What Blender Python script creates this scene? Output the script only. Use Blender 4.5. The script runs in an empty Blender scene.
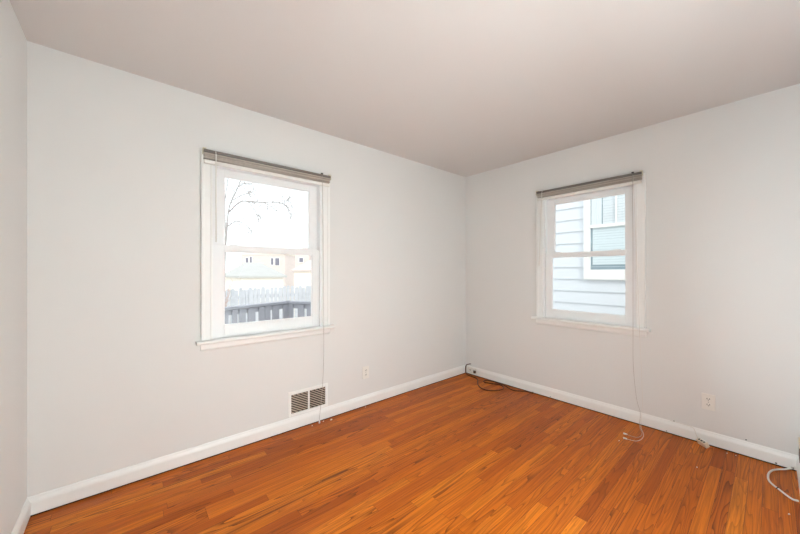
import bpy, bmesh, math, random
from mathutils import Vector, Matrix

# ------------------------------------------------------------------ camera
SC = bpy.context.scene
COL = SC.collection
F_PX, HOR, YAW = 318.03, 272.17, math.radians(49.364)
cam_d = bpy.data.cameras.new('camera')
cam = bpy.data.objects.new('camera', cam_d)
COL.objects.link(cam)
cam_d.sensor_fit = 'HORIZONTAL'
cam_d.sensor_width = 36.0
cam_d.lens = F_PX / 800.0 * 36.0
cam_d.shift_y = (HOR - 267.0) / 800.0
cam_d.clip_start = 0.02
cam_d.clip_end = 300.0
cam.location = (-3.207, -2.481, 1.254)
cam.rotation_euler = (math.radians(90), 0, YAW - math.radians(90))
SC.camera = cam

# ------------------------------------------------------------------ world, sun, large lights, exposure
W = bpy.data.worlds.new('sky')
SC.world = W
W.use_nodes = True
bgn = W.node_tree.nodes['Background']
bgn.inputs['Color'].default_value = (0.96, 0.985, 1.0, 1)
bgn.inputs['Strength'].default_value = 1.6

sun_d = bpy.data.lights.new('sun', 'SUN')
sun_d.energy = 1.3
sun_d.angle = math.radians(1.5)
sun_d.color = (1.0, 0.95, 0.87)
sun = bpy.data.objects.new('sun', sun_d)
COL.objects.link(sun)
sun.rotation_euler = Vector((-0.40, -0.75, 0.55)).to_track_quat('Z', 'Y').to_euler()


def area(name, loc, direction, sx, sy, watts, color, spread=180):
    d = bpy.data.lights.new(name, 'AREA')
    d.shape = 'RECTANGLE'
    d.size, d.size_y = sx, sy
    d.energy = watts
    d.color = color
    d.spread = math.radians(spread)
    o = bpy.data.objects.new(name, d)
    COL.objects.link(o)
    o.location = loc
    o.rotation_euler = (-Vector(direction)).to_track_quat('Z', 'Y').to_euler()
    return o


# added fill lights, unseen: at the doorway, two bounced off the back wall, hall ceiling
area('doorway_fill', (-3.10, -2.64, 1.15), (0.25, 1, 0.10), 0.76, 1.7, 4, (0.865, 0.95, 1.0))
area('bounce_fill', (-2.42, -2.33, 1.76), (0.37, -1.0, -0.18), 0.30, 0.20, 29, (0.86, 0.957, 0.995), 150)
area('low_bounce_fill', (-2.30, -2.10, 0.42), (0.26, -1.0, 0.30), 0.30, 0.20, 43.5, (0.86, 0.957, 0.995), 150)
area('hall_fill', (-3.1, -3.25, 2.36), (0, 0, -1), 0.4, 0.4, 6, (1.0, 0.95, 0.88))

vs = SC.view_settings
vs.view_transform = 'Standard'
vs.look = 'None'
vs.gamma = 1.0
vs.use_curve_mapping = False
vs.exposure = 0.0

random.seed(7)


# ------------------------------------------------------------------ materials
def lin(c):
    return tuple(((v / 255) / 12.92 if v / 255 <= 0.04045 else ((v / 255 + 0.055) / 1.055) ** 2.4) for v in c) + (1,)


class NT:
    def __init__(self, name):
        self.m = bpy.data.materials.new(name)
        self.m.use_nodes = True
        self.t = self.m.node_tree
        self.t.nodes.clear()
        self.out = self.n('ShaderNodeOutputMaterial')

    def n(self, kind, **kw):
        nd = self.t.nodes.new(kind)
        for k, v in kw.items():
            setattr(nd, k, v)
        return nd

    def l(self, a, b):
        self.t.links.new(a, b)

    def math(self, op, a, b=None, c=None):
        nd = self.n('ShaderNodeMath', operation=op)
        for i, v in enumerate((a, b, c)):
            if v is None:
                continue
            if isinstance(v, (int, float)):
                nd.inputs[i].default_value = v
            else:
                self.l(v, nd.inputs[i])
        return nd.outputs[0]

    def mix(self, fac, a, b, blend='MIX'):
        nd = self.n('ShaderNodeMix', data_type='RGBA', blend_type=blend)
        for i, v in ((0, fac), (6, a), (7, b)):
            if isinstance(v, (int, float, tuple)):
                nd.inputs[i].default_value = v
            else:
                self.l(v, nd.inputs[i])
        return nd.outputs[2]


def plain(name, rgb, rough=0.55, noise=0.05, scale=14.0, bump=0.0, bscale=120.0, metallic=0.0, spec=0.5):
    """A painted/plastic surface: colour mottled a little by noise, an optional fine bump."""
    k = NT(name)
    b = k.n('ShaderNodeBsdfPrincipled')
    tc = k.n('ShaderNodeTexCoord')
    nz = k.n('ShaderNodeTexNoise')
    nz.inputs['Scale'].default_value = scale
    nz.inputs['Detail'].default_value = 4
    k.l(tc.outputs['Object'], nz.inputs['Vector'])
    c = lin(rgb)
    lo = tuple(v * (1 - noise) for v in c[:3]) + (1,)
    hi = tuple(min(1, v * (1 + noise)) for v in c[:3]) + (1,)
    k.l(k.mix(nz.outputs['Fac'], lo, hi), b.inputs['Base Color'])
    b.inputs['Roughness'].default_value = rough
    b.inputs['Metallic'].default_value = metallic
    b.inputs['Specular IOR Level'].default_value = spec
    if bump:
        n2 = k.n('ShaderNodeTexNoise')
        n2.inputs['Scale'].default_value = bscale
        n2.inputs['Detail'].default_value = 3
        k.l(tc.outputs['Object'], n2.inputs['Vector'])
        bp = k.n('ShaderNodeBump')
        bp.inputs['Strength'].default_value = bump
        bp.inputs['Distance'].default_value = 0.002
        k.l(n2.outputs['Fac'], bp.inputs['Height'])
        k.l(bp.outputs['Normal'], b.inputs['Normal'])
    k.l(b.outputs[0], k.out.inputs[0])
    return k.m


def glass_mat(name, tint=(0.97, 0.985, 0.99, 1), refl=0.6):
    k = NT(name)
    tr = k.n('ShaderNodeBsdfTransparent')
    tr.inputs[0].default_value = tint
    gl = k.n('ShaderNodeBsdfGlossy')
    gl.inputs['Roughness'].default_value = 0.02
    fr = k.n('ShaderNodeFresnel')
    fr.inputs[0].default_value = 1.45
    mx = k.n('ShaderNodeMixShader')
    geo = k.n('ShaderNodeNewGeometry')
    front = k.math('SUBTRACT', 1.0, geo.outputs['Backfacing'])
    k.l(k.math('MULTIPLY', k.math('MULTIPLY', fr.outputs[0], refl), front), mx.inputs[0])
    k.l(tr.outputs[0], mx.inputs[1])
    k.l(gl.outputs[0], mx.inputs[2])
    k.l(mx.outputs[0], k.out.inputs[0])
    return k.m


def oak_floor():
    """Strip oak: 57 mm boards along x, random lengths, one stain per board, grain and cathedral figure."""
    k = NT('oak_strip_floor')
    b = k.n('ShaderNodeBsdfPrincipled')
    tc = k.n('ShaderNodeTexCoord')
    sp = k.n('ShaderNodeSeparateXYZ')
    k.l(tc.outputs['Object'], sp.inputs[0])
    x, y = sp.outputs[0], sp.outputs[1]
    yr = k.math('DIVIDE', y, 0.057)
    row = k.math('FLOOR', yr)
    fy = k.math('FRACT', yr)
    wn = k.n('ShaderNodeTexWhiteNoise', noise_dimensions='1D')
    k.l(row, wn.inputs['W'])
    length = k.math('MULTIPLY_ADD', wn.outputs['Value'], 0.9, 0.75)
    wn2 = k.n('ShaderNodeTexWhiteNoise', noise_dimensions='1D')
    k.l(k.math('ADD', row, 71.3), wn2.inputs['W'])
    xs = k.math('DIVIDE', k.math('MULTIPLY_ADD', wn2.outputs['Value'], 3.1, x), length)
    seg = k.math('FLOOR', xs)
    fx = k.math('FRACT', xs)
    idv = k.n('ShaderNodeCombineXYZ')
    k.l(row, idv.inputs[0])
    k.l(seg, idv.inputs[1])
    bid = k.n('ShaderNodeTexWhiteNoise', noise_dimensions='3D')
    k.l(idv.outputs[0], bid.inputs['Vector'])
    rnd = bid.outputs['Value']
    rcol = k.n('ShaderNodeSeparateColor')
    k.l(bid.outputs['Color'], rcol.inputs[0])
    # board stain
    ramp = k.n('ShaderNodeValToRGB')
    cr = ramp.color_ramp
    cr.elements[0].position = 0.0
    cr.elements[0].color = lin((168, 78, 15))
    cr.elements[1].position = 1.0
    cr.elements[1].color = lin((230, 134, 35))
    for p, c in ((0.15, (188, 92, 18)), (0.5, (203, 104, 21)), (0.85, (216, 117, 26))):
        e = cr.elements.new(p)
        e.color = lin(c)
    k.l(rnd, ramp.inputs[0])
    # grain coordinates, shifted per board
    gx = k.math('MULTIPLY_ADD', rnd, 37.0, x)
    gy = k.math('MULTIPLY_ADD', rcol.outputs[1], 11.0, y)
    gv = k.n('ShaderNodeCombineXYZ')
    k.l(k.math('MULTIPLY', gx, 1.6), gv.inputs[0])
    k.l(k.math('MULTIPLY', gy, 80.0), gv.inputs[1])
    k.l(k.math('MULTIPLY', rnd, 50.0), gv.inputs[2])
    fine = k.n('ShaderNodeTexNoise')
    fine.inputs['Scale'].default_value = 1.6
    fine.inputs['Detail'].default_value = 5
    fine.inputs['Roughness'].default_value = 0.65
    k.l(gv.outputs[0], fine.inputs['Vector'])
    # cathedral figure: contour lines of a stretched noise field
    cv = k.n('ShaderNodeCombineXYZ')
    k.l(k.math('MULTIPLY', gx, 1.0), cv.inputs[0])
    k.l(k.math('MULTIPLY', gy, 15.0), cv.inputs[1])
    k.l(k.math('MULTIPLY', rnd, 23.0), cv.inputs[2])
    fig = k.n('ShaderNodeTexNoise')
    fig.inputs['Scale'].default_value = 1.0
    fig.inputs['Detail'].default_value = 1.2
    fig.inputs['Roughness'].default_value = 0.45
    k.l(cv.outputs[0], fig.inputs['Vector'])
    rings = k.math('FRACT', k.math('MULTIPLY', fig.outputs['Fac'], 13.0))
    saw = k.math('POWER', rings, 4.0)
    figamt = k.math('MULTIPLY', saw, k.math('MULTIPLY_ADD', rcol.outputs[2], 0.95, 0.15))
    dark = k.mix(0.5, lin((70, 27, 7)), lin((92, 38, 10)))
    c1 = k.mix(k.math('MULTIPLY', figamt, 1.0), ramp.outputs[0], dark)
    fr2 = k.n('ShaderNodeValToRGB')
    fr2.color_ramp.elements[0].position = 0.36
    fr2.color_ramp.elements[1].position = 0.60
    k.l(fine.outputs['Fac'], fr2.inputs[0])
    finev = k.math('SUBTRACT', 1.0, fr2.outputs[0])
    c2 = k.mix(k.math('MULTIPLY', finev, 0.50), c1, lin((112, 46, 12)))
    # wide soft variation: worn lighter patches
    big = k.n('ShaderNodeTexNoise')
    big.inputs['Scale'].default_value = 1.7
    big.inputs['Detail'].default_value = 3
    k.l(tc.outputs['Object'], big.inputs['Vector'])
    c3 = k.mix(k.math('MULTIPLY', big.outputs['Fac'], 0.14), c2, lin((206, 120, 42)))
    # seams
    ey = k.math('MINIMUM', fy, k.math('SUBTRACT', 1.0, fy))
    sy = k.math('LESS_THAN', ey, 0.016)
    ex = k.math('MULTIPLY', k.math('MINIMUM', fx, k.math('SUBTRACT', 1.0, fx)), length)
    sx = k.math('LESS_THAN', ex, 0.0010)
    seam = k.math('MAXIMUM', sy, sx)
    c4 = k.mix(k.math('MULTIPLY', seam, 0.62), c3, lin((62, 26, 8)))
    k.l(c4, b.inputs['Base Color'])
    rr = k.math('MULTIPLY_ADD', fine.outputs['Fac'], 0.16, 0.30)
    k.l(rr, b.inputs['Roughness'])
    b.inputs['Specular IOR Level'].default_value = 0.15
    bp = k.n('ShaderNodeBump')
    bp.inputs['Strength'].default_value = 0.25
    bp.inputs['Distance'].default_value = 0.0012
    hgt = k.math('SUBTRACT', k.math('MULTIPLY', fine.outputs['Fac'], 0.25), seam)
    k.l(hgt, bp.inputs['Height'])
    k.l(bp.outputs['Normal'], b.inputs['Normal'])
    k.l(b.outputs[0], k.out.inputs[0])
    return k.m


def slat_mat():
    """Taupe enamel, a little dustier or cleaner from slat to slat."""
    k = NT('taupe_slat')
    b = k.n('ShaderNodeBsdfPrincipled')
    tc = k.n('ShaderNodeTexCoord')
    mp = k.n('ShaderNodeMapping')
    mp.inputs['Scale'].default_value = (0.6, 4.0, 130.0)
    nz = k.n('ShaderNodeTexNoise')
    nz.inputs['Scale'].default_value = 1.0
    nz.inputs['Detail'].default_value = 2
    k.l(tc.outputs['Object'], mp.inputs['Vector'])
    k.l(mp.outputs['Vector'], nz.inputs['Vector'])
    rp = k.n('ShaderNodeValToRGB')
    rp.color_ramp.elements[0].position = 0.38
    rp.color_ramp.elements[0].color = lin((172, 159, 147))
    rp.color_ramp.elements[1].position = 0.62
    rp.color_ramp.elements[1].color = lin((222, 212, 200))
    k.l(nz.outputs['Fac'], rp.inputs[0])
    k.l(rp.outputs[0], b.inputs['Base Color'])
    b.inputs['Roughness'].default_value = 0.45
    k.l(b.outputs[0], k.out.inputs[0])
    return k.m


def shingle_mat(name, rgb):
    k = NT(name)
    b = k.n('ShaderNodeBsdfPrincipled')
    tc = k.n('ShaderNodeTexCoord')
    br = k.n('ShaderNodeTexBrick')
    br.inputs['Scale'].default_value = 1.0
    br.inputs['Brick Width'].default_value = 0.45
    br.inputs['Row Height'].default_value = 0.14
    br.inputs['Mortar Size'].default_value = 0.006
    c = lin(rgb)
    br.inputs['Color1'].default_value = c
    br.inputs['Color2'].default_value = tuple(v * 0.93 for v in c[:3]) + (1,)
    br.inputs['Mortar'].default_value = tuple(v * 0.8 for v in c[:3]) + (1,)
    k.l(tc.outputs['Object'], br.inputs['Vector'])
    k.l(br.outputs[0], b.inputs['Base Color'])
    b.inputs['Roughness'].default_value = 0.85
    k.l(b.outputs[0], k.out.inputs[0])
    return k.m


def brick_mat(name, rgb):
    k = NT(name)
    b = k.n('ShaderNodeBsdfPrincipled')
    tc = k.n('ShaderNodeTexCoord')
    sp = k.n('ShaderNodeSeparateXYZ')
    k.l(tc.outputs['Object'], sp.inputs[0])
    cb = k.n('ShaderNodeCombineXYZ')
    k.l(k.math('ADD', sp.outputs[0], sp.outputs[1]), cb.inputs[0])
    k.l(sp.outputs[2], cb.inputs[1])
    br = k.n('ShaderNodeTexBrick')
    br.inputs['Scale'].default_value = 1.0
    br.inputs['Brick Width'].default_value = 0.21
    br.inputs['Row Height'].default_value = 0.075
    br.inputs['Mortar Size'].default_value = 0.008
    c = lin(rgb)
    br.inputs['Color1'].default_value = c
    br.inputs['Color2'].default_value = tuple(v * 0.85 for v in c[:3]) + (1,)
    br.inputs['Mortar'].default_value = lin((225, 218, 210))
    k.l(cb.outputs[0], br.inputs['Vector'])
    k.l(br.outputs[0], b.inputs['Base Color'])
    b.inputs['Roughness'].default_value = 0.9
    k.l(b.outputs[0], k.out.inputs[0])
    return k.m


M = {
    'wall': plain('wall_paint', (230, 229, 226), 0.7, 0.012, 3.0, 0.10, 240),
    'ceiling': plain('ceiling_paint', (219, 215, 212), 0.85, 0.012, 2.0, 0.10, 200),
    'trim': plain('trim_gloss_paint', (246, 246, 243), 0.35, 0.015, 6.0),
    'vinyl': plain('window_vinyl', (246, 247, 247), 0.35, 0.01, 8.0),
    'glass': glass_mat('window_glass'),
    'floor': oak_floor(),
    'slat': slat_mat(),
    'headrail': plain('headrail_taupe', (112, 105, 98), 0.4, 0.04, 30.0),
    'clear': plain('ivory_plastic', (226, 220, 196), 0.3, 0.03, 40.0),
    'white_plastic': plain('white_plastic', (238, 235, 228), 0.35, 0.02, 40.0),
    'cord': plain('white_cord', (226, 220, 212), 0.7, 0.05, 200.0),
    'grey_cord': plain('grey_cord', (186, 179, 172), 0.7, 0.05, 200.0),
    'brown_cord': plain('brown_cord', (84, 38, 15), 0.45, 0.10, 60.0),
    'dark': plain('dark_slot', (38, 34, 31), 0.8, 0.1, 40.0),
    'gap': plain('gap_shade_dirt', (52, 30, 18), 0.95, 0.15, 30.0),  # shade under the baseboard painted in, along with dirt
    'duct': plain('duct_inside', (72, 61, 52), 0.9, 0.1, 20.0),
    'louver': plain('louver_enamel', (172, 158, 144), 0.5, 0.04, 30.0),
    'cream': plain('cream_plastic', (232, 218, 196), 0.45, 0.04, 60.0),
    'brown': plain('brown_plastic', (88, 56, 34), 0.4, 0.08, 40.0),
    'metal': plain('screw_steel', (170, 168, 165), 0.35, 0.04, 60.0, metallic=0.9),
    'chip': plain('plaster_chip', (240, 234, 222), 0.9, 0.06, 90.0),
    'siding': plain('white_siding', (226, 232, 238), 0.55, 0.015, 3.0),
    'ext_trim': plain('exterior_white_trim', (248, 248, 246), 0.5, 0.01, 5.0),
    'curtain': plain('sheer_curtain', (240, 243, 245), 0.9, 0.04, 12.0),
    'ext_blind': plain('pale_blind', (238, 246, 248), 0.6, 0.03, 20.0),
    'room_dark': plain('unlit_room', (160, 176, 184), 0.9, 0.1, 4.0),
    'fence': plain('weathered_fence', (206, 210, 217), 0.9, 0.14, 9.0),
    'rail': plain('grey_rail_paint', (172, 174, 184), 0.75, 0.07, 12.0),
    'garage_wall': plain('garage_wall_paint', (246, 240, 230), 0.8, 0.02, 2.0),
    'roof': shingle_mat('pale_shingles', (196, 197, 195)),
    'roof_pink': shingle_mat('pinkish_shingles', (222, 208, 203)),
    'brick': brick_mat('pale_brick', (230, 216, 212)),
    'far_window': plain('far_window_glass', (128, 128, 142), 0.25, 0.08, 5.0),
    'bark': plain('pale_bark', (166, 160, 158), 0.9, 0.15, 30.0),
    'twig': plain('reddish_twig', (196, 158, 142), 0.9, 0.12, 30.0),
    'ground': plain('winter_ground', (206, 202, 194), 0.95, 0.10, 1.5),
    'house_out': plain('house_outside', (220, 218, 212), 0.9, 0.03, 3.0),
}


# ------------------------------------------------------------------ mesh helpers
class MB:
    def __init__(self):
        self.bm = bmesh.new()

    def box(self, x0, x1, y0, y1, z0, z1, bev=0.0, mat=None):
        vs_ = [self.bm.verts.new((x, y, z)) for x in (x0, x1) for y in (y0, y1) for z in (z0, z1)]
        idx = ((0, 1, 3, 2), (4, 6, 7, 5), (0, 4, 5, 1), (2, 3, 7, 6), (0, 2, 6, 4), (1, 5, 7, 3))
        fs = [self.bm.faces.new([vs_[i] for i in f]) for f in idx]
        if mat is not None:
            for v in vs_:
                v.co = mat @ v.co
        if bev:
            es = list({e for f in fs for e in f.edges})
            bmesh.ops.bevel(self.bm, geom=es, offset=bev, segments=2, affect='EDGES', profile=0.6)
        return self

    def prism(self, prof, axis, a0, a1, mat=None):
        """prof: closed 2D outline; axis 'x': prof is (y,z), 'y': prof is (x,z), 'z': prof is (x,y)."""
        def p(u, v, a):
            q = {'x': (a, u, v), 'y': (u, a, v), 'z': (u, v, a)}[axis]
            return mat @ Vector(q) if mat is not None else q
        A = [self.bm.verts.new(p(u, v, a0)) for u, v in prof]
        B = [self.bm.verts.new(p(u, v, a1)) for u, v in prof]
        n = len(prof)
        self.bm.faces.new(A)
        self.bm.faces.new(B[::-1])
        for i in range(n):
            j = (i + 1) % n
            self.bm.faces.new((A[i], B[i], B[j], A[j]))
        return self

    def poly(self, pts):
        self.bm.faces.new([self.bm.verts.new(p) for p in pts])
        return self

    def tube(self, pts, r, seg=8, r_end=None, cap=True):
        pts = [Vector(p) for p in pts]
        n = len(pts)
        up = None
        rings = []
        for i, p in enumerate(pts):
            t = (pts[min(i + 1, n - 1)] - pts[max(i - 1, 0)]).normalized()
            if up is None:
                up = t.orthogonal().normalized()
            else:
                up = (up - t * up.dot(t))
                up = up.normalized() if up.length > 1e-6 else t.orthogonal().normalized()
            s = t.cross(up)
            rr = r if r_end is None else r + (r_end - r) * i / max(1, n - 1)
            rings.append([self.bm.verts.new(p + (up * math.cos(2 * math.pi * k / seg) + s * math.sin(2 * math.pi * k / seg)) * rr)
                          for k in range(seg)])
        for a, b_ in zip(rings, rings[1:]):
            for k in range(seg):
                j = (k + 1) % seg
                f = self.bm.faces.new((a[k], a[j], b_[j], b_[k]))
                f.smooth = True
        if cap:
            self.bm.faces.new(rings[0][::-1])
            self.bm.faces.new(rings[-1])
        return self

    def lathe(self, prof, center=(0, 0, 0), axis='z', seg=16):
        """prof: (radius, height) list from bottom to top, radius 0 allowed at the ends."""
        rings = []
        for r, h in prof:
            ring = []
            for k in range(seg):
                a = 2 * math.pi * k / seg
                q = (r * math.cos(a), r * math.sin(a), h)
                if axis == 'y':
                    q = (q[0], q[2], q[1])
                elif axis == 'x':
                    q = (q[2], q[0], q[1])
                ring.append(self.bm.verts.new(Vector(q) + Vector(center)))
            rings.append(ring)
        for a, b_ in zip(rings, rings[1:]):
            for k in range(seg):
                j = (k + 1) % seg
                f = self.bm.faces.new((a[k], a[j], b_[j], b_[k]))
                f.smooth = True
        self.bm.faces.new(rings[0][::-1])
        self.bm.faces.new(rings[-1])
        return self

    def build(self, name, mat, parent=None, loc=None):
        bmesh.ops.recalc_face_normals(self.bm, faces=self.bm.faces)
        me = bpy.data.meshes.new(name)
        self.bm.to_mesh(me)
        self.bm.free()
        me.materials.append(mat)
        o = bpy.data.objects.new(name, me)
        COL.objects.link(o)
        if parent is not None:
            o.parent = parent
        if loc is not None:
            o.location = loc
        return o


def tag(o, label=None, cat=None, group=None, kind=None):
    for k_, v in (('label', label), ('category', cat), ('group', group), ('kind', kind)):
        if v:
            o[k_] = v
    return o


def empty(name, loc, rz=0.0):
    o = bpy.data.objects.new(name, None)
    COL.objects.link(o)
    o.empty_display_size = 0.05
    o.location = loc
    o.rotation_euler = (0, 0, rz)
    return o


def smooth_path(pts, sub=6):
    """Catmull-Rom through the points."""
    P = [Vector(p) for p in pts]
    P = [P[0] * 2 - P[1]] + P + [P[-1] * 2 - P[-2]]
    out = []
    for i in range(1, len(P) - 2):
        a, b_, c, d = P[i - 1], P[i], P[i + 1], P[i + 2]
        for s in range(sub):
            t = s / sub
            out.append(0.5 * ((2 * b_) + (c - a) * t + (2 * a - 5 * b_ + 4 * c - d) * t * t + (3 * b_ - a - 3 * c + d) * t ** 3))
    out.append(P[-2])
    return out


# ------------------------------------------------------------------ the room shell
XL, YB, HT = -3.596, -2.602, 2.44       # left wall, back wall, ceiling height
TH = 0.15                                # wall thickness
WIN1 = dict(c=-2.361, w=0.943)           # on the far wall (y = 0): centre x, casing width
WIN2 = dict(c=-1.367, w=0.905)           # on the right wall (x = 0): centre y, casing width
ZB, ZT = 0.775, 2.005                    # rough opening
DOOR0, DOOR1, DOORH = -3.50, -2.70, 2.03  # doorway in the back wall where the photographer stands
YH = -3.95                               # far side of the hall


def hole_half(win):
    return win['w'] / 2 - 0.058


mb = MB().box(XL - TH, TH, YH - TH, TH, -0.12, 0.0)
tag(mb.build('floor', M['floor']), kind='structure')
mb = MB().box(XL - TH, TH, YH - TH, TH, HT, HT + 0.18)
tag(mb.build('ceiling', M['ceiling']), kind='structure')

h1, c1 = hole_half(WIN1), WIN1['c']
mb = MB()
mb.box(XL - TH, c1 - h1, 0, TH, 0, HT)
mb.box(c1 + h1, TH, 0, TH, 0, HT)
mb.box(c1 - h1, c1 + h1, 0, TH, 0, ZB)
mb.box(c1 - h1, c1 + h1, 0, TH, ZT, HT)
tag(mb.build('wall_far', M['wall']), kind='structure')

h2, c2 = hole_half(WIN2), WIN2['c']
mb = MB()
mb.box(0, TH, YH - TH, c2 - h2, 0, HT)
mb.box(0, TH, c2 + h2, 0, 0, HT)
mb.box(0, TH, c2 - h2, c2 + h2, 0, ZB)
mb.box(0, TH, c2 - h2, c2 + h2, ZT, HT)
tag(mb.build('wall_right', M['wall']), kind='structure')

mb = MB().box(XL - TH, XL, YH - TH, 0, 0, HT)
tag(mb.build('wall_left', M['wall']), kind='structure')
mb = MB()
mb.box(XL, DOOR0, YB - 0.11, YB, 0, HT)
mb.box(DOOR1, 0, YB - 0.11, YB, 0, HT)
mb.box(DOOR0, DOOR1, YB - 0.11, YB, DOORH, HT)
tag(mb.build('wall_back', M['wall']), kind='structure')
mb = MB().box(XL, 0, YH - TH, YH, 0, HT)
tag(mb.build('wall_hall', M['wall']), kind='structure')

# doorway casing on the back wall
mb = MB()
mb.box(DOOR0 - 0.06, DOOR0, YB, YB + 0.015, 0.0, DOORH + 0.06, 0.003)
mb.box(DOOR1, DOOR1 + 0.06, YB, YB + 0.015, 0.0, DOORH + 0.06, 0.003)
mb.box(DOOR0, DOOR1, YB, YB + 0.015, DOORH, DOORH + 0.06, 0.003)
tag(mb.build('trim_1', M['trim']), kind='structure')

# baseboards: toe gap, flat face, ogee-ish top
BASE = [(0, 0), (0.002, 0), (0.002, 0.008), (0.0145, 0.008), (0.015, 0.066), (0.0142, 0.072),
        (0.0115, 0.080), (0.0075, 0.088), (0.0055, 0.096), (0.003, 0.100), (0, 0.100)]
BJ = 0.0150
mb = MB().prism([(-d, z) for d, z in BASE], 'x', XL, 0.0)
tag(mb.build('baseboard_far', M['trim']), kind='structure')
mb = MB().prism([(-d, z) for d, z in BASE], 'y', YB, -BJ)
tag(mb.build('baseboard_right', M['trim']), kind='structure')
mb = MB().prism([(XL + d, z) for d, z in BASE], 'y', YB + 0.016, -BJ)
tag(mb.build('baseboard_left', M['trim']), kind='structure')
mb = MB().prism([(YB + d, z) for d, z in BASE], 'x', DOOR1 + 0.06, -BJ)
tag(mb.build('baseboard_back', M['trim']), kind='structure')


# dark strips in the toe gap; shadow line and some dirt put into the colour
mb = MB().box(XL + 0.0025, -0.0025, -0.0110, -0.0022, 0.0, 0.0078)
tag(mb.build('gap_shade_far', M['gap']), kind='structure')
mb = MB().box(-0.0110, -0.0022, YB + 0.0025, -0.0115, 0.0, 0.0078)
tag(mb.build('gap_shade_right', M['gap']), kind='structure')


# ------------------------------------------------------------------ double-hung windows
def ring(mb, half0, half1, y0, y1, z0, z1, b_bot, b_top, bev=0.0):
    """A rectangular ring: outer half-width half1, inner half0, rails b_bot and b_top high."""
    mb.box(-half1, -half0, y0, y1, z0, z1, bev)
    mb.box(half0, half1, y0, y1, z0, z1, bev)
    mb.box(-half0, half0, y0, y1, z0, z0 + b_bot, bev)
    mb.box(-half0, half0, y0, y1, z1 - b_top, z1, bev)
    return mb


def window(name, loc, rz, w, sill_half, apron_half, glow, gup):
    root = empty(name, loc, rz)
    tag(root, kind='structure')
    hw = w / 2
    ho = hw - 0.058                       # rough opening
    hj = ho - 0.0255                      # inside of the jamb liner
    # casing with a raised outer band and an inner bead
    m = MB()
    for s in (-1, 1):
        a, b_ = sorted((s * hw, s * (hw - 0.066)))
        m.box(a, b_, -0.016, 0.0, 0.797, 2.055, 0.002)
        a, b_ = sorted((s * (hw + 0.001), s * (hw - 0.018)))
        m.box(a, b_, -0.023, -0.0005, 0.797, 2.060, 0.003)
        a, b_ = sorted((s * (hw - 0.052), s * (hw - 0.064)))
        m.box(a, b_, -0.020, -0.0005, 0.797, 2.010, 0.003)
    m.box(-hw + 0.066, hw - 0.066, -0.016, 0.0, 2.000, 2.055, 0.002)
    m.box(-hw + 0.018, hw - 0.018, -0.023, -0.0005, 2.042, 2.0595, 0.003)
    m.build('casing', M['trim'], root)
    # frame with jamb liner tracks
    m = MB()
    ring(m, hj, ho, -0.004, TH + 0.01, ZB + 0.0, ZT, 0.020, 0.018)
    for s in (-1, 1):
        for y0 in (0.0455, 0.0865):
            a, b_ = sorted((s * hj, s * (hj - 0.004)))
            m.box(a, b_, y0, y0 + 0.004, ZB + 0.02, ZT - 0.018)
    m.box(-hj, hj, 0.085, TH + 0.01, ZT - 0.05, ZT - 0.018)
    m.build('frame', M['vinyl'], root)
    # stool with a rounded nose, apron with a bevelled foot
    m = MB()
    nose = [(0.0, 0.774), (-0.052, 0.774), (-0.058, 0.777), (-0.061, 0.783), (-0.061, 0.788), (-0.058, 0.794),
            (-0.052, 0.797), (0.0, 0.797)]
    m.prism(nose, 'x', -sill_half, sill_half)
    m.box(-ho + 0.0255, ho - 0.0255, 0.0, 0.011, 0.776, 0.7965)
    m.build('sill', M['trim'], root)
    m = MB()
    m.prism([(0, 0.727), (-0.010, 0.727), (-0.015, 0.733), (-0.018, 0.740), (-0.018, 0.7738), (0, 0.7738)], 'x', -apron_half, apron_half)
    m.build('apron', M['trim'], root)
    # lower sash, inner track
    ls = MB()
    ring(ls, glow, hj - 0.0005, 0.012, 0.045, 0.797, 1.443, 0.083, 0.040, 0.0025)
    ls.box(-glow - 0.002, glow + 0.002, 0.0085, 0.013, 0.797, 0.812, 0.002)
    lo = ls.build('lower_sash', M['vinyl'], root)
    m = MB()
    for s in (-1, 1):
        m.box(s * glow * 0.78 - 0.035, s * glow * 0.78 + 0.035, 0.018, 0.040, 1.443, 1.4525, 0.003)
    # bead around the pane
    m2 = MB()
    ring(m2, glow - 0.007, glow + 0.001, 0.019, 0.031, 0.8795, 1.4035, 0.007, 0.007, 0.001)
    m2.build('glazing_bead', M['vinyl'], lo)
    MB().box(-glow + 0.001, glow - 0.001, 0.0275, 0.0305, 0.8805, 1.4025).build('pane', M['glass'], lo)
    for s in (-1, 1):
        MB().prism([(s * glow * 0.80 - 0.036, 1.443), (s * glow * 0.80 + 0.036, 1.443), (s * glow * 0.80 + 0.026, 1.450),
                    (s * glow * 0.80 + 0.010, 1.4535), (s * glow * 0.80 - 0.010, 1.4535), (s * glow * 0.80 - 0.026, 1.450)],
                   'y', 0.016, 0.040).build('tilt_latch', M['vinyl'], lo)
    m.bm.free()
    # upper sash, outer track
    us = MB()
    ring(us, gup, hj - 0.0005, 0.052, 0.085, 1.398, 1.986, 0.045, 0.050, 0.0025)
    up = us.build('upper_sash', M['vinyl'], root)
    m2 = MB()
    ring(m2, gup - 0.006, gup + 0.001, 0.058, 0.070, 1.442, 1.937, 0.006, 0.006, 0.001)
    m2.build('glazing_bead', M['vinyl'], up)
    MB().box(-gup + 0.001, gup - 0.001, 0.0675, 0.0705, 1.4435, 1.9355).build('pane', M['glass'], up)
    # outside sill and trim
    m = MB()
    m.prism([(TH - 0.02, ZB + 0.0201), (TH + 0.10, ZB - 0.005), (TH + 0.10, ZB - 0.035), (TH, ZB - 0.035), (TH, ZB), (TH - 0.02, ZB)],
            'x', -ho + 0.001, ho - 0.001)
    m.build('outer_sill', M['ext_trim'], root)
    return root


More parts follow.
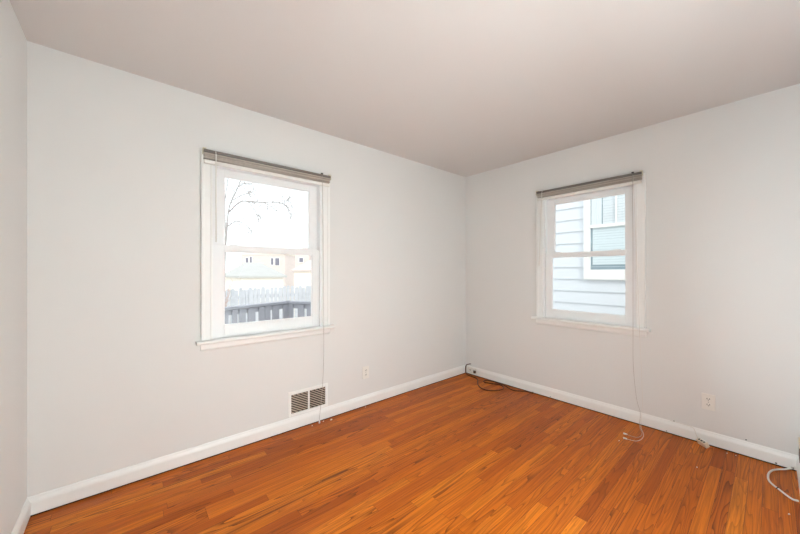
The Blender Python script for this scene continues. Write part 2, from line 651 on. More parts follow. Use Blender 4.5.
window('window_1', (WIN1['c'], 0, 0), 0.0, WIN1['w'], 0.502, 0.474, 0.3305, 0.3210)
window('window_2', (0, WIN2['c'], 0), -math.pi / 2, WIN2['w'], 0.487, 0.456, 0.3135, 0.3010)


# ------------------------------------------------------------------ raised mini blinds over the windows
def blind(loc, rz, half, label, wand, cords, knob_x):
    root = empty('mini_blind', loc, rz)
    tag(root, label, 'blind', 'raised mini blinds')
    y0, y1 = -0.053, -0.0232
    m = MB()
    m.prism([(y1, 2.052), (y0 + 0.001, 2.052), (y0, 2.055), (y0, 2.067), (y0 + 0.002, 2.069), (y0 + 0.004, 2.067),
             (y0 + 0.004, 2.058), (y1 - 0.004, 2.058), (y1 - 0.004, 2.069), (y1, 2.069)], 'x', -half, half)
    m.build('headrail', M['headrail'], root)
    m = MB()
    n = 12
    z = 2.0500
    for i in range(n):                    # stacked slats, each curved across its width
        z -= 0.0046 if i % 4 == 3 else 0.0030
        off = random.uniform(-0.0012, 0.0012) + (0.006 if i % 4 == 3 else 0)
        dx = random.uniform(-0.0015, 0.0015)
        tilt = random.uniform(-0.0006, 0.0006)
        top = [(y0 + 0.001 + off + 0.0275 * k / 5, z + 0.0022 * math.sin(math.pi * k / 5) + tilt * k) for k in range(6)]
        bot = [(a, b_ - 0.0024) for a, b_ in reversed(top)]
        m.prism(top + bot, 'x', -half + 0.004 + dx, half - 0.004 + dx)
    m.build('slats', M['slat'], root)
    MB().box(-half + 0.004, half - 0.004, y0 + 0.007, y1 - 0.002, 1.978, 2.0030, 0.003).build('bottom_rail', M['white_plastic'], root)
    for s in (-1, 1):
        a, b_ = sorted((s * (half + 0.0005), s * (half + 0.004)))
        m = MB().box(a, b_, y0 - 0.002, -0.0232, 2.036, 2.077, 0.001)
        a, b_ = sorted((s * (half - 0.016), s * (half + 0.004)))
        m.box(a, b_, y0 - 0.002, -0.0232, 2.0705, 2.077, 0.001)
        m.build('bracket', M['clear'], root)
    MB().box(knob_x - 0.008, knob_x + 0.008, y0 - 0.004, y0 + 0.010, 2.0695, 2.079, 0.002).build('cord_lock', M['dark'], root)
    # wand with its hook
    m = MB().tube([wand[0], wand[1]], 0.0042, 6)
    m.tube(smooth_path([(wand[0][0], y0 + 0.002, 2.058), (wand[0][0], y0 - 0.012, 2.060), (wand[0][0], wand[0][1], 2.048), wand[0]], 4), 0.0016, 6)
    m.build('tilt_wand', M['white_plastic'], root)
    for path, mat, tassels in cords:
        c = MB().tube(smooth_path(path, 6), 0.0015, 6).build('lift_cord', M[mat], root)
        for (p, d) in tassels:
            p, d = Vector(p), Vector(d).normalized()
            tm = MB()
            tm.lathe([(0.0022, 0.0), (0.0048, 0.004), (0.0062, 0.016), (0.0066, 0.024), (0.004, 0.026)], seg=10)
            for v in tm.bm.verts:
                v.co = d.to_track_quat('Z', 'Y').to_matrix() @ v.co + p
            tm.build('tassel', M['white_plastic'], c)
    return root


# the far window's blind; local x = x - centre
k1 = WIN1['c']
blind((k1, 0, 0), 0.0, 0.4635, 'raised taupe mini blind over the window looking out on the garage and fences',
      ((-0.395, -0.066, 2.044), (-0.393, -0.064, 1.455)),
      [([(0.384, -0.058, 2.052), (0.386, -0.068, 1.6), (0.391, -0.069, 0.80), (0.393, -0.063, 0.50), (0.392, -0.040, 0.27),
         (0.384, -0.030, 0.14), (0.372, -0.034, 0.06), (0.366, -0.040, 0.022)], 'grey_cord',
        [((0.366, -0.040, 0.026), (-0.1, -0.3, -1))])], 0.385)

# the right window's blind; local x = centre - y, local y = x
k2 = WIN2['c']


def r2(y, x, z):
    return (k2 - y, x, z)


blind((0, k2, 0), -math.pi / 2, 0.4360, 'raised taupe mini blind over the window facing the white siding',
      (r2(-0.995, -0.068, 2.044), r2(-0.965, -0.064, 1.316)),
      [([r2(-1.742, -0.058, 2.052), r2(-1.748, -0.068, 1.5), r2(-1.749, -0.070, 0.80), r2(-1.749, -0.062, 0.49), r2(-1.766, -0.040, 0.22),
         r2(-1.790, -0.036, 0.11), r2(-1.796, -0.085, 0.020), r2(-1.831, -0.172, 0.006), r2(-1.836, -0.245, 0.005), r2(-1.815, -0.286, 0.005),
         r2(-1.762, -0.292, 0.006)], 'grey_cord', [(r2(-1.765, -0.291, 0.0075), (-0.05, -0.0055 * 0 - 0.004, 0))]),
       ([r2(-1.746, -0.054, 2.052), r2(-1.775, -0.068, 1.3), r2(-1.792, -0.070, 0.80), r2(-1.802, -0.062, 0.50), r2(-1.806, -0.040, 0.20),
         r2(-1.800, -0.038, 0.10), r2(-1.806, -0.090, 0.018), r2(-1.845, -0.190, 0.005), r2(-1.852, -0.287, 0.005), r2(-1.832, -0.350, 0.005),
         r2(-1.781, -0.372, 0.006)], 'cord', [(r2(-1.784, -0.371, 0.0075), (-0.05, -0.003, 0))])],
      0.375)

# ------------------------------------------------------------------ return-air grille low on the far wall
gr = empty('return_air_grille', (-2.071, 0, 0.129))
tag(gr, 'white steel return air grille with two dark slatted panels low under the far window', 'vent')
m = MB()
GW, GH = 0.148, 0.148
m.box(-GW - 0.024, -GW, -0.008, 0.0, -0.022, GH + 0.026, 0.002)
m.box(GW, GW + 0.024, -0.008, 0.0, -0.022, GH + 0.026, 0.002)
m.box(-GW, GW, -0.008, 0.0, -0.022, 0.0, 0.002)
m.box(-GW, GW, -0.008, 0.0, GH, GH + 0.026, 0.002)
m.box(-0.0075, 0.0075, -0.008, -0.0005, 0.0, GH, 0.002)
m.build('grille_frame', M['trim'], gr)
MB().box(-GW, GW, -0.0015, -0.0005, 0.0, GH).build('duct_opening', M['duct'], gr)
for a, b_ in ((-GW, -0.0075), (0.0075, GW)):
    m = MB()
    ang = math.radians(-30)
    step = 0.0195
    dz = (b_ - a) * math.tan(-ang)
    z = -0.004
    while z < GH + dz:
        # one slat falling to the right, clipped to the panel
        zl, zr = z, z - dz
        x0, x1 = a, b_
        if zl > GH - 0.004:
            x0 = a + (zl - (GH - 0.004)) / dz * (b_ - a)
            zl = GH - 0.004
        if zr < 0.003:
            x1 = b_ - (0.003 - zr) / dz * (b_ - a)
            zr = 0.003
        if x1 - x0 > 0.006:
            hgt = 0.0085
            q = [(x0, zl), (x1, zr)]
            V = []
            for (xx, zz) in q:
                V.append([m.bm.verts.new(p) for p in ((xx, -0.0072, zz - hgt / 2), (xx, -0.0068, zz - hgt / 2 + 0.0012),
                                                      (xx, -0.0018, zz + hgt / 2), (xx, -0.0026, zz + hgt / 2 - 0.0012))])
            for i in range(4):
                j = (i + 1) % 4
                m.bm.faces.new((V[0][i], V[0][j], V[1][j], V[1][i]))
            m.bm.faces.new(V[0][::-1])
            m.bm.faces.new(V[1])
        z += step
    m.build('louver_panel', M['louver'], gr)
for xx in (-GW - 0.012, GW + 0.012):
    MB().lathe([(0.0045, 0.0), (0.004, -0.0012), (0.002, -0.0018)], (xx, -0.008, GH / 2), 'y', 10).build('screw', M['white_plastic'], gr)


# ------------------------------------------------------------------ wall outlets
def outlet(loc, rz, label, group='duplex wall outlets'):
    root = empty('wall_outlet', loc, rz)
    tag(root, label, 'outlet', group)
    MB().box(-0.036, 0.036, -0.0055, 0.0, -0.058, 0.058, 0.003).build('cover_plate', M['white_plastic'], root)
    for s in (-1, 1):
        m = MB()
        pts = [(0.0165 * math.cos(a), 0.0140 * math.sin(a)) for a in [math.pi * 2 * i / 20 for i in range(20)]]
        pts = [(x, max(-0.0120, min(0.0120, z))) for x, z in pts]
        m.prism([(x, z + s * 0.0205) for x, z in pts], 'y', -0.0072, -0.005)
        soc = m.build('socket', M['white_plastic'], root)
        m = MB()
        zc = s * 0.0205
        m.box(-0.0085, -0.0055, -0.0076, -0.0066, zc - 0.001, zc + 0.008)
        m.box(0.0055, 0.0085, -0.0076, -0.0066, zc - 0.001, zc + 0.008)
        m.lathe([(0.0028, -0.0076), (0.0028, -0.0066)], (0, 0, zc - 0.0053), 'y', 10)
        m.build('slots', M['dark'], soc)
    MB().lathe([(0.0032, -0.0055), (0.003, -0.0068), (0.001, -0.0072)], (0, 0, 0), 'y', 10).build('screw', M['metal'], root)
    return root


outlet((-1.505, 0, 0.311), 0.0, 'white duplex outlet on the far wall, to the right of the air grille')
outlet((0, -2.187, 0.311), -math.pi / 2, 'white duplex outlet on the right wall, to the right of the hanging blind cords')

# ------------------------------------------------------------------ corner: white block on the baseboard with a brown cord
blk = empty('extension_block', (-0.0155, -0.130, 0.066))
tag(blk, 'small white plug-in block fixed to the baseboard in the far corner', 'outlet block')
m = MB()
m.box(-0.026, 0.0, -0.062, 0.062, -0.032, 0.030, 0.006)
m.build('body', M['white_plastic'], blk)
for yy in (-0.026, 0.024):
    m = MB()
    m.box(-0.0285, -0.0255, yy - 0.019, yy + 0.019, -0.020, 0.019, 0.003)
    s_ = m.build('socket_face', M['white_plastic'], blk)
    m = MB()
    m.box(-0.0292, -0.028, yy - 0.008, yy - 0.004, -0.004, 0.008)
    m.box(-0.0292, -0.028, yy + 0.004, yy + 0.008, -0.004, 0.008)
    m.build('slots', M['dark'], s_)
m = MB()
m.box(-0.050, -0.026, -0.060, -0.034, -0.020, 0.010, 0.005)
m.build('plug', M['brown'], blk)

xc = [(-0.006, -0.086, 0.128), (-0.013, -0.060, 0.122), (-0.022, -0.030, 0.104), (-0.024, -0.022, 0.070), (-0.024, -0.022, 0.022), (-0.032, -0.036, 0.0052),
      (-0.062, -0.076, 0.0057), (-0.072, -0.120, 0.0057), (-0.080, -0.170, 0.0057), (-0.086, -0.217, 0.0057),
      (-0.130, -0.276, 0.0057), (-0.237, -0.352, 0.0057), (-0.311, -0.447, 0.0057), (-0.319, -0.528, 0.0057), (-0.262, -0.587, 0.0057),
      (-0.180, -0.619, 0.0057), (-0.112, -0.601, 0.0057), (-0.075, -0.545, 0.0057), (-0.086, -0.484, 0.0057), (-0.122, -0.407, 0.0057),
      (-0.127, -0.359, 0.0057), (-0.085, -0.337, 0.0057), (-0.045, -0.365, 0.0057), (-0.034, -0.446, 0.0057), (-0.045, -0.535, 0.0060),
      (-0.070, -0.590, 0.0125), (-0.088, -0.640, 0.0070), (-0.108, -0.717, 0.0057), (-0.068, -0.773, 0.0057), (-0.038, -0.821, 0.0057), (-0.026, -0.868, 0.0057)]
ec = empty('electric_cable', (-0.15, -0.45, 0.0))
tag(ec, 'thin brown cord looped on the floor at the far corner along the right baseboard', 'cord')
pth = [Vector(p) - Vector((-0.15, -0.45, 0)) for p in smooth_path(xc, 6)]
MB().tube(pth, 0.0056, 8).build('cable', M['brown_cord'], ec)
m = MB()
m.box(-0.008, 0.008, -0.010, 0.010, -0.0046, 0.0095, 0.003)
m.build('cord_end', M['brown_cord'], ec, (-0.026 + 0.15, -0.878 + 0.45, 0.0048))

# ------------------------------------------------------------------ loose phone jack against the right baseboard
jk = empty('phone_jack', (-0.0545, -2.163, 0.0))
tag(jk, 'cream phone jack box lying askew against the baseboard below the right outlet', 'jack')
R_ = Matrix.Translation((0, 0, 0.0215)) @ Matrix.Rotation(math.radians(-43), 4, 'Z') @ Matrix.Rotation(math.radians(-28), 4, 'Y')
m = MB()
m.box(-0.014, 0.014, -0.034, 0.034, -0.018, 0.018, 0.003, R_)
m.build('body', M['cream'], jk)
for yy, wd in ((-0.019, 0.0060), (0.000, 0.0075), (0.020, 0.0055)):
    MB().box(-0.006, 0.0058, yy - wd, yy + wd, 0.0172, 0.0192, 0.0, R_).build('contact_slot', M['dark'], jk)
m = MB().box(0.006, 0.013, -0.030, 0.030, 0.017, 0.024, 0.002, R_)
m.build('lid_edge', M['white_plastic'], jk)
pw = smooth_path([(0.026, 0.030, 0.034), (0.0350, 0.042, 0.062), (0.0470, 0.060, 0.096), (0.0475, 0.120, 0.1015), (0.0475, 0.190, 0.1015)], 6)
MB().tube(pw, 0.0018, 6).build('wire', M['cord'], jk)

# ------------------------------------------------------------------ white coaxial cable at the right edge and the wall box it runs to
cx_ = empty('coaxial_cable', (-0.25, -2.53, 0.0))
tag(cx_, 'thick white cable looped on the floor by the right end of the baseboard', 'cable')
cp = [(-0.055, -2.572, 0.0300), (-0.062, -2.560, 0.026), (-0.071, -2.538, 0.0150), (-0.082, -2.514, 0.0075), (-0.120, -2.489, 0.0053), (-0.190, -2.473, 0.0053), (-0.277, -2.473, 0.0053),
      (-0.328, -2.490, 0.0053), (-0.364, -2.514, 0.0053), (-0.410, -2.540, 0.0070), (-0.445, -2.560, 0.0120), (-0.468, -2.577, 0.0240)]
cp = [Vector(p) - Vector((-0.25, -2.53, 0)) for p in smooth_path(cp, 7)]
MB().tube(cp, 0.0050, 10).build('jacket', M['white_plastic'], cx_)
i0 = min(range(len(cp)), key=lambda i: (cp[i] - Vector((-0.355 + 0.25, -2.508 + 2.53, 0.0053))).length)
MB().tube([cp[i0], cp[i0 + 1]], 0.0060, 10).build('cable_band', M['dark'], cx_)
MB().tube([(0.195, -0.0462, 0.0300), (0.195, -0.0330, 0.0300)], 0.0072, 8).build('connector', M['metal'], cx_)

wb = empty('wall_jack_box', (-0.080, YB, 0.100))
tag(wb, 'brown and ivory jack box on the back wall above the white cable', 'jack')
MB().box(-0.055, 0.060, 0.0, 0.007, 0.004, 0.092, 0.002).build('body', M['brown'], wb)
MB().box(-0.057, 0.062, 0.0, 0.009, 0.092, 0.122, 0.002).build('cover', M['cream'], wb)


# ------------------------------------------------------------------ plaster crumbs on the floor, nail holes
def crumb(x, y, r, label, z=0.0):
    m = MB()
    r *= 0.85
    n = 7
    ph = random.random() * 6
    rad = [r * random.uniform(0.65, 1.15) for _ in range(n)]
    low = [m.bm.verts.new((rad[i] * math.cos(ph + i * 6.283 / n), rad[i] * 0.6 * math.sin(ph + i * 6.283 / n), 0.0)) for i in range(n)]
    top = [m.bm.verts.new((v.co.x * 0.72, v.co.y * 0.72, r * random.uniform(0.35, 0.6))) for v in low]
    m.bm.faces.new(low[::-1])
    m.bm.faces.new(top)
    for i in range(n):
        j = (i + 1) % n
        m.bm.faces.new((low[i], low[j], top[j], top[i]))
    o = m.build('plaster_crumb', M['chip'], None, (x, y, z))
    tag(o, label, 'debris', 'plaster crumbs on the floor')


crumb(-1.890, -0.050, 0.0150, 'largest white plaster crumb on the floor, just right of the grille by the baseboard')
crumb(-1.955, -0.034, 0.0080, 'small white crumb at the end of the far blind cord')
crumb(-2.061, -0.046, 0.0080, 'small crumb on the floor directly below the middle of the air grille')
crumb(-1.525, -0.028, 0.0070, 'small white crumb at the far baseboard below the left outlet')
crumb(-0.428, -2.173, 0.0090, 'white crumb on the bare floor in front of the cream phone jack')
crumb(-0.606, -2.543, 0.0085, 'white crumb on the floor nearest the camera, in front of the white cable loop')
crumb(-0.055, -2.284, 0.0065, 'tiny crumb at the right baseboard, first to the right of the phone jack')
crumb(-0.048, -2.327, 0.0065, 'tiny crumb at the right baseboard, second to the right of the phone jack')
crumb(-0.430, -1.747, 0.0070, 'tiny white crumb on the floor just left of the two cord tassels')


def nail(y, z, label, r=0.0045, x=0.0):
    r *= 0.75
    o = MB().lathe([(r, 0.0), (r, -0.0015), (r * 0.5, -0.0025)], (0, 0, 0), 'x', 10).build('nail', M['dark'], None, (x, y, z))
    tag(o, label, 'nail', 'nails along the right baseboard')


nail(-1.995, 0.104, 'small dark nail just above the right baseboard, between the cords and the outlet', 0.0045)
nail(-1.953, 0.016, 'small dark nail low on the right baseboard face, just right of the cord tassels', 0.0045, -0.0146)
nail(-2.372, 0.110, 'small dark nail above the right baseboard, between the outlet and the cable loop', 0.0050)
nail(-2.504, 0.016, 'small dark nail low on the right baseboard, above the white cable loop', 0.0055, -0.0146)
nail(-1.055, 0.016, 'small dark nail low on the baseboard, below the left side of the right window', 0.0045, -0.0146)

# ------------------------------------------------------------------ outside: ground, the neighbour's house
GZ = -1.0
mb = MB().box(-70, 90, -40, 110, GZ - 0.3, GZ)
tag(mb.build('ground', M['ground']), kind='structure')
mb = MB()
mb.box(XL - TH, TH, YH - TH, TH, GZ, -0.12)
tag(mb.build('wall_foundation', M['house_out']), kind='structure')

HX = 2.70
nh = empty('neighbor_house', (HX, -1.0, GZ))
tag(nh, 'white lap-sided house close outside the right window', 'house')
LAP = 0.206
m = MB()
z = 0.723 - LAP * 8
prof = []
while z < 4.6:
    prof += [(-0.019, z - GZ), (0.0, z + LAP - GZ)]
    z += LAP
prof2 = [(0.15, prof[0][1])] + prof + [(0.15, prof[-1][1])]
m.prism(prof2, 'y', -7.0, 4.2)
m.build('siding', M['siding'], nh)
MB().box(0.0, 5.0, -7.0, 4.2, 0.0, prof[0][1]).build('foundation', M['house_out'], nh)
MB().prism([(-0.35, 5.55), (2.6, 7.4), (5.6, 5.55), (5.6, 5.40), (-0.35, 5.40)], 'y', -7.3, 4.5).build('roof', M['roof'], nh)
MB().box(0.15, 5.0, -7.0, 4.2, prof[0][1], 5.40).build('wall', M['house_out'], nh)
# its window (local y offset: root is at y = -1)
nw = MB()
Y0, Y1 = -1.74 + 1.0, -0.423 + 1.0       # casing outer
ZC0, ZC1 = 1.132 - GZ, 2.90 - GZ
cw = 0.062
fx0 = -0.055
nw.box(fx0, 0.0, Y0, Y0 + cw, ZC0, ZC1, 0.003)
nw.box(fx0, 0.0, Y1 - cw, Y1, ZC0, ZC1, 0.003)
nw.box(fx0 - 0.004, 0.0, Y0 + cw, Y1 - cw, ZC0, ZC0 + 0.085, 0.003)
nw.box(fx0, 0.0, Y0 + cw, Y1 - cw, ZC1 - 0.085, ZC1, 0.003)
nwin = nw.build('window_casing', M['ext_trim'], nh)
gy0, gy1 = Y0 + 0.098, Y1 - 0.098
mz = 2.006 - GZ
m = MB()
for (za, zb, xa) in ((ZC0 + 0.085, mz, -0.040), (mz, ZC1 - 0.085, -0.050)):
    m.box(xa, 0.0, Y0 + cw, gy0, za, zb, 0.002)
    m.box(xa, 0.0, gy1, Y1 - cw, za, zb, 0.002)
m.box(-0.040, 0.0, gy0, gy1, ZC0 + 0.085, ZC0 + 0.165, 0.002)
m.box(-0.052, 0.0, gy0, gy1, mz - 0.022, mz + 0.028, 0.002)
m.box(-0.050, 0.0, gy0, gy1, ZC1 - 0.145, ZC1 - 0.085, 0.002)
m.box(-0.047, -0.030, -0.892 + 1 - 0.012, -0.892 + 1 + 0.012, mz + 0.028, ZC1 - 0.145, 0.001)
m.box(-0.047, -0.030, -1.275 + 1 - 0.012, -1.275 + 1 + 0.012, mz + 0.028, ZC1 - 0.145, 0.001)
m.build('sash', M['ext_trim'], nwin)
MB().box(-0.0185, -0.0170, gy0, gy1, ZC0 + 0.165, ZC1 - 0.145).build('room_behind', M['room_dark'], nwin)
m = MB()
zz = ZC0 + 0.245
while zz < mz - 0.03:                      # lower blind
    m.prism([(-0.0245, zz), (-0.0200, zz + 0.040), (-0.0192, zz + 0.040), (-0.0235, zz)], 'y', gy0 + 0.004, gy1 - 0.03)
    zz += 0.042
m.build('lower_blind', M['ext_blind'], nwin)
m = MB()
zz = mz + 0.032
while zz < ZC1 - 0.19:                     # upper blind
    m.prism([(-0.0245, zz), (-0.0200, zz + 0.040), (-0.0192, zz + 0.040), (-0.0235, zz)], 'y', gy0 + 0.004, -0.700 + 1.0)
    zz += 0.042
m.build('upper_blind', M['curtain'], nwin)
m = MB()
cpts = []
for i in range(30):
    yy = -0.685 + 1.0 + (gy1 - 0.01 - (-0.685 + 1.0)) * i / 29
    cpts.append((-0.0225 + 0.0025 * math.sin(i * 1.3), yy))
back = [(x + 0.001, y) for x, y in reversed(cpts)]
m.prism([(x, y) for x, y in cpts] + back, 'z', mz + 0.03, ZC1 - 0.15)
m.build('curtain', M['curtain'], nwin)
MB().box(-0.0285, -0.0270, gy0 + 0.001, gy1 - 0.001, ZC0 + 0.166, mz - 0.023).build('lower_pane', M['glass'], nwin)
MB().box(-0.0400, -0.0385, gy0 + 0.001, gy1 - 0.001, mz + 0.029, ZC1 - 0.146).build('upper_pane', M['glass'], nwin)


# ------------------------------------------------------------------ outside the far window: railing, board fence, garage, tree, houses
A = Vector((-2.366, 2.078, 0))
B = Vector((-1.284, 2.468, 0))
# the rail's bend and its run back toward the house
A = B + (A - B) * 1.9
Cc = Vector((-0.880, 1.800, 0))
rl = empty('picket_railing', (B.x, B.y, GZ))
tag(rl, 'grey picket railing with a flat top rail just outside the far window', 'railing')


def seg_frame(p, q):
    d = (q - p)
    ang = math.atan2(d.y, d.x)
    return Matrix.Translation(p - Vector((B.x, B.y, 0))) @ Matrix.Rotation(ang, 4, 'Z'), d.length


for p, q in ((A, B), (B, Cc)):
    T, Lg = seg_frame(p, q)
    m = MB()
    m.box(-0.04, Lg + 0.04, -0.045, 0.045, 1.765, 1.800, 0.004, T)
    m.box(0.0, Lg, -0.012, 0.026, 1.690, 1.765, 0.003, T)
    m.build('top_rail', M['rail'], rl)
    MB().box(0.0, Lg, -0.012, 0.026, 0.95, 1.03, 0.003, T).build('bottom_rail', M['rail'], rl)
    # boards, wide and unevenly gapped
    if p is A:
        spans = [(0.06 + 0.137 * k_, 0.152 + 0.137 * k_) for k_ in range(8)]
        spans += [(1.150, 1.190), (1.246, 1.313), (1.344, 1.437), (1.474, 1.585), (1.646, 1.738), (1.744, 1.834), (1.876, 1.990), (2.070, 2.150)]
    else:
        spans = [(0.030, 0.112), (0.204, 0.313), (0.366, 0.460), (0.505, 0.600), (0.650, 0.740)]
    for xa, xb in spans:
        MB().box(xa, xb, -0.034, -0.0125, 0.90, 1.760 - random.uniform(0, 0.01), 0.002, T).build('picket', M['rail'], rl)
for p in (A, B, Cc):
    o = p - Vector((B.x, B.y, 0))
    MB().box(o.x - 0.04, o.x + 0.04, o.y - 0.04, o.y + 0.04, 0.0, 1.764, 0.004).build('post', M['rail'], rl)

fe = empty('board_fence', (0.3, 7.5, GZ))
tag(fe, 'weathered grey board fence across the back of the yard', 'fence')
random.seed(11)
FP = [Vector((-7.6, 4.1, 0)), Vector((-0.55, 7.25, 0)), Vector((3.6, 7.25, 0))]
m = MB()
for p, q in zip(FP, FP[1:]):
    d = q - p
    ang = math.atan2(d.y, d.x)
    T = Matrix.Translation(p - Vector((0.3, 7.5, 0))) @ Matrix.Rotation(ang, 4, 'Z')
    x = 0.0
    while x < d.length:
        wd = random.uniform(0.085, 0.120)
        hh = 1.80 + random.uniform(-0.05, 0.05)
        dy = random.uniform(-0.012, 0.012)
        prof = [(x, 0.02), (x + wd, 0.02), (x + wd, hh - 0.03), (x + wd * 0.72, hh), (x + wd * 0.28, hh), (x, hh - 0.03)]
        m.prism(prof, 'y', -0.010 + dy, 0.010 + dy, T)
        x += wd + random.uniform(0.008, 0.026)
m.build('boards', M['fence'], fe)
for p, q in zip(FP, FP[1:]):
    d = q - p
    ang = math.atan2(d.y, d.x)
    T = Matrix.Translation(p - Vector((0.3, 7.5, 0))) @ Matrix.Rotation(ang, 4, 'Z')
    for zz in (0.35, 1.50):
        MB().box(0, d.length, 0.024, 0.062, zz, zz + 0.09, 0.0, T).build('rail', M['fence'], fe)
    for t in (0.0, 0.5, 1.0):
        MB().box(d.length * t - 0.045, d.length * t + 0.045, 0.063, 0.150, 0.0, 1.75, 0.0, T).build('post', M['fence'], fe)


def hip(m, x0, x1, y0, y1, ze, zr, over, ins):
    a = [(x0 - over, y0 - over, ze), (x1 + over, y0 - over, ze), (x1 + over, y1 + over, ze), (x0 - over, y1 + over, ze)]
    lo = [m.bm.verts.new(p) for p in a]
    lo2 = [m.bm.verts.new((p[0], p[1], ze - 0.14)) for p in a]
    ym = (y0 + y1) / 2
    r0, r1 = m.bm.verts.new((x0 + ins, ym, zr)), m.bm.verts.new((x1 - ins, ym, zr))
    for f in ((lo[0], lo[1], r1, r0), (lo[2], lo[3], r0, r1), (lo[1], lo[2], r1), (lo[3], lo[0], r0)):
        m.bm.faces.new(f)
    for i in range(4):
        j = (i + 1) % 4
        m.bm.faces.new((lo[i], lo2[i], lo2[j], lo[j]))
    m.bm.faces.new(lo2[::-1])


ga = empty('garage', (4.72, 22.6, GZ))
tag(ga, 'small pale garage with a light hipped roof beyond the board fence', 'garage')
MB().box(-1.55, 1.55, 0.3, 5.4, 0.0, 1.86).build('wall', M['garage_wall'], ga)
m = MB()
hip(m, -1.55, 1.55, 0.3, 5.4, 1.98, 3.05, 0.22, 0.95)
m.build('roof', M['roof'], ga)
MB().box(-1.25, 1.25, 0.26, 0.30, 0.0, 1.62, 0.01).build('garage_door', M['ext_trim'], ga)

ap = empty('brick_building', (11.5, 44.5, GZ))
tag(ap, 'pale brick building with dark windows rising behind the garage', 'building')
ap.rotation_euler = (0, 0, -math.radians(40.6))
MB().box(-3.1, 3.1, 0.0, 7.0, 0.0, 4.75).build('wall', M['brick'], ap)
MB().box(-3.25, 3.25, -0.15, 7.15, 4.75, 4.95, 0.02).build('parapet', M['garage_wall'], ap)
for (xa, xb, za, zb) in ((-2.55, -2.05, 3.45, 4.35), (-1.95, -1.55, 3.45, 4.5), (1.05, 1.5, 3.25, 4.3), (1.65, 2.35, 3.15, 4.3)):
    w_ = MB().box(xa, xb, -0.05, 0.02, za, zb, 0.01).build('window', M['ext_trim'], ap)
    MB().box(xa + 0.06, xb - 0.06, -0.06, -0.045, za + 0.06, zb - 0.06).build('pane', M['far_window'], w_)

h2_ = empty('brick_house', (11.3, 30.2, GZ))
tag(h2_, 'pale house with a pinkish roof at the right beyond the board fence', 'house')
h2_.rotation_euler = (0, 0, -math.radians(40.6))
MB().box(-1.15, 4.5, 0.0, 6.0, 0.0, 2.42).build('wall', M['garage_wall'], h2_)
m = MB()
hip(m, -1.15, 4.5, 0.0, 6.0, 2.48, 4.6, 0.25, 2.6)
m.build('roof', M['roof_pink'], h2_)
MB().box(-1.75, -0.1, 2.2, 6.5, 0.0, 4.45).build('upper_wall', M['brick'], h2_)
w_ = MB().box(-1.30, -0.75, 2.13, 2.22, 3.35, 3.95, 0.01).build('window', M['ext_trim'], h2_)
MB().box(-1.24, -0.81, 2.115, 2.135, 3.41, 3.89).build('pane', M['far_window'], w_)

# a bare tree in the yard: trunk and limbs follow the photo's branches, twigs grow from them
random.seed(21)
tr = empty('bare_tree', (-1.40, 6.42, GZ))
tag(tr, 'leafless tree with thin drooping branches at the left of the far window view', 'tree')
O = Vector((-1.40, 6.42, GZ))


def loc_(pts):
    return [Vector(p) - O for p in pts]


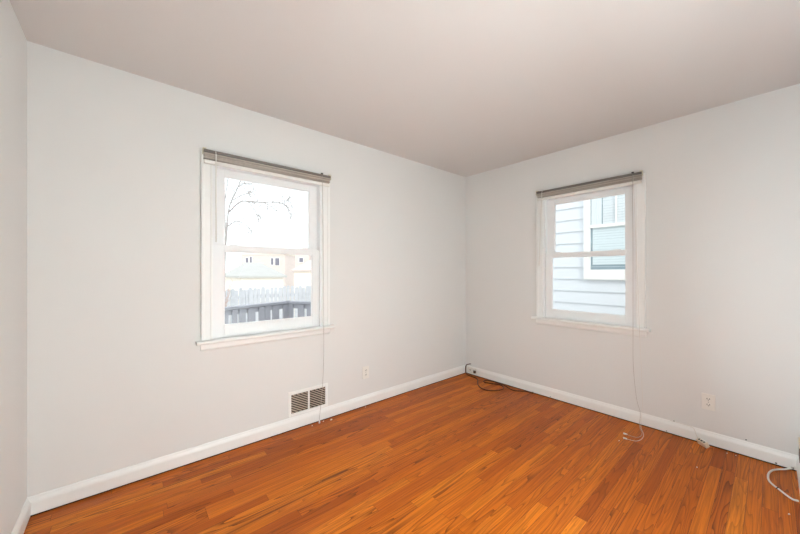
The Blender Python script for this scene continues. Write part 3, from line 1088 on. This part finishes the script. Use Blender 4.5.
m = MB()
m.tube(smooth_path(loc_([(-1.40, 6.42, GZ), (-1.37, 6.45, 0.6), (-1.35, 6.43, 1.6), (-1.30, 6.40, 2.5)]), 5), 0.034, 10, 0.022)
m.build('trunk', M['bark'], tr)
limbs = [
    ([(-1.31, 6.40, 2.45), (-1.25, 6.36, 2.94), (-1.11, 6.28, 3.32), (-1.03, 6.22, 3.62), (-0.95, 6.2, 4.1)], 0.014, 0.007),
    ([(-1.28, 6.40, 2.75), (-1.05, 6.21, 3.02), (-0.86, 6.05, 3.03), (-0.63, 5.85, 3.01), (-0.45, 5.70, 3.02), (-0.29, 5.56, 2.99), (-0.17, 5.46, 2.93), (-0.13, 5.42, 2.82), (-0.10, 5.39, 2.70), (-0.09, 5.38, 2.58)], 0.0150, 0.0060),
    ([(-1.33, 6.42, 2.2), (-1.36, 6.38, 2.9), (-1.32, 6.33, 3.4), (-1.24, 6.30, 3.9)], 0.011, 0.006),
    ([(-1.20, 6.33, 3.06), (-1.00, 6.18, 3.20), (-0.86, 6.05, 3.25), (-0.72, 5.95, 3.33)], 0.0085, 0.003),
    ([(-0.88, 6.06, 3.02), (-0.82, 6.00, 2.88), (-0.73, 5.93, 2.69), (-0.68, 5.9, 2.5)], 0.007, 0.003),
    ([(-0.60, 5.82, 3.01), (-0.48, 5.72, 2.92), (-0.36, 5.62, 2.80)], 0.006, 0.0025),
    ([(-0.22, 5.50, 2.96), (-0.14, 5.42, 3.08), (-0.09, 5.37, 3.18)], 0.005, 0.0025),
    ([(-1.29, 6.38, 2.4), (-1.15, 6.28, 2.52), (-0.98, 6.15, 2.48), (-0.84, 6.05, 2.30), (-0.80, 6.0, 2.05)], 0.008, 0.003),
    ([(-1.08, 6.26, 3.40), (-0.95, 6.16, 3.50), (-0.80, 6.05, 3.46)], 0.007, 0.003),
]
for pts, r0, r1 in limbs:
    m = MB()
    path = smooth_path(loc_(pts), 5)
    m.tube(path, r0, 7, r1)
    for k_ in range(len(pts) * 3 + 6):
        i = random.randrange(1, len(path) - 1)
        base = path[i]
        d = Vector((random.uniform(-0.5, 0.9), random.uniform(-0.7, 0.4), random.uniform(-0.8, 0.6))).normalized()
        ln = random.uniform(0.15, 0.38)
        tw = [base, base + d * ln * 0.4 + Vector((0, 0, 0.02)), base + d * ln * 0.75, base + d * ln + Vector((0, 0, -0.06))]
        m.tube(smooth_path(tw, 3), 0.0050, 5, 0.0026)
    m.build('branch', M['bark'], tr)

sh = empty('bare_shrub', (-1.62, 6.05, GZ))
tag(sh, 'reddish leafless shrub at the left in front of the board fence', 'shrub')
m = MB()
for i in range(34):
    a = random.uniform(0, 6.283)
    sp_ = random.uniform(0.05, 0.42)
    top = Vector((math.cos(a) * sp_, math.sin(a) * sp_ * 0.7, random.uniform(1.5, 2.2)))
    mid = Vector((top.x * 0.45, top.y * 0.45, top.z * 0.55))
    pa = smooth_path([Vector((top.x * 0.1, top.y * 0.1, 0)), mid, top], 4)
    m.tube(pa, 0.007, 5, 0.003)
    for q in range(4):
        b0 = pa[random.randrange(3, len(pa))]
        e_ = b0 + Vector((random.uniform(-0.16, 0.16), random.uniform(-0.12, 0.12), random.uniform(0.05, 0.2)))
        m.tube([b0, (b0 + e_) / 2 + Vector((0.01, 0, 0.01)), e_], 0.0036, 5, 0.002)
m.build('stems', M['twig'], sh)
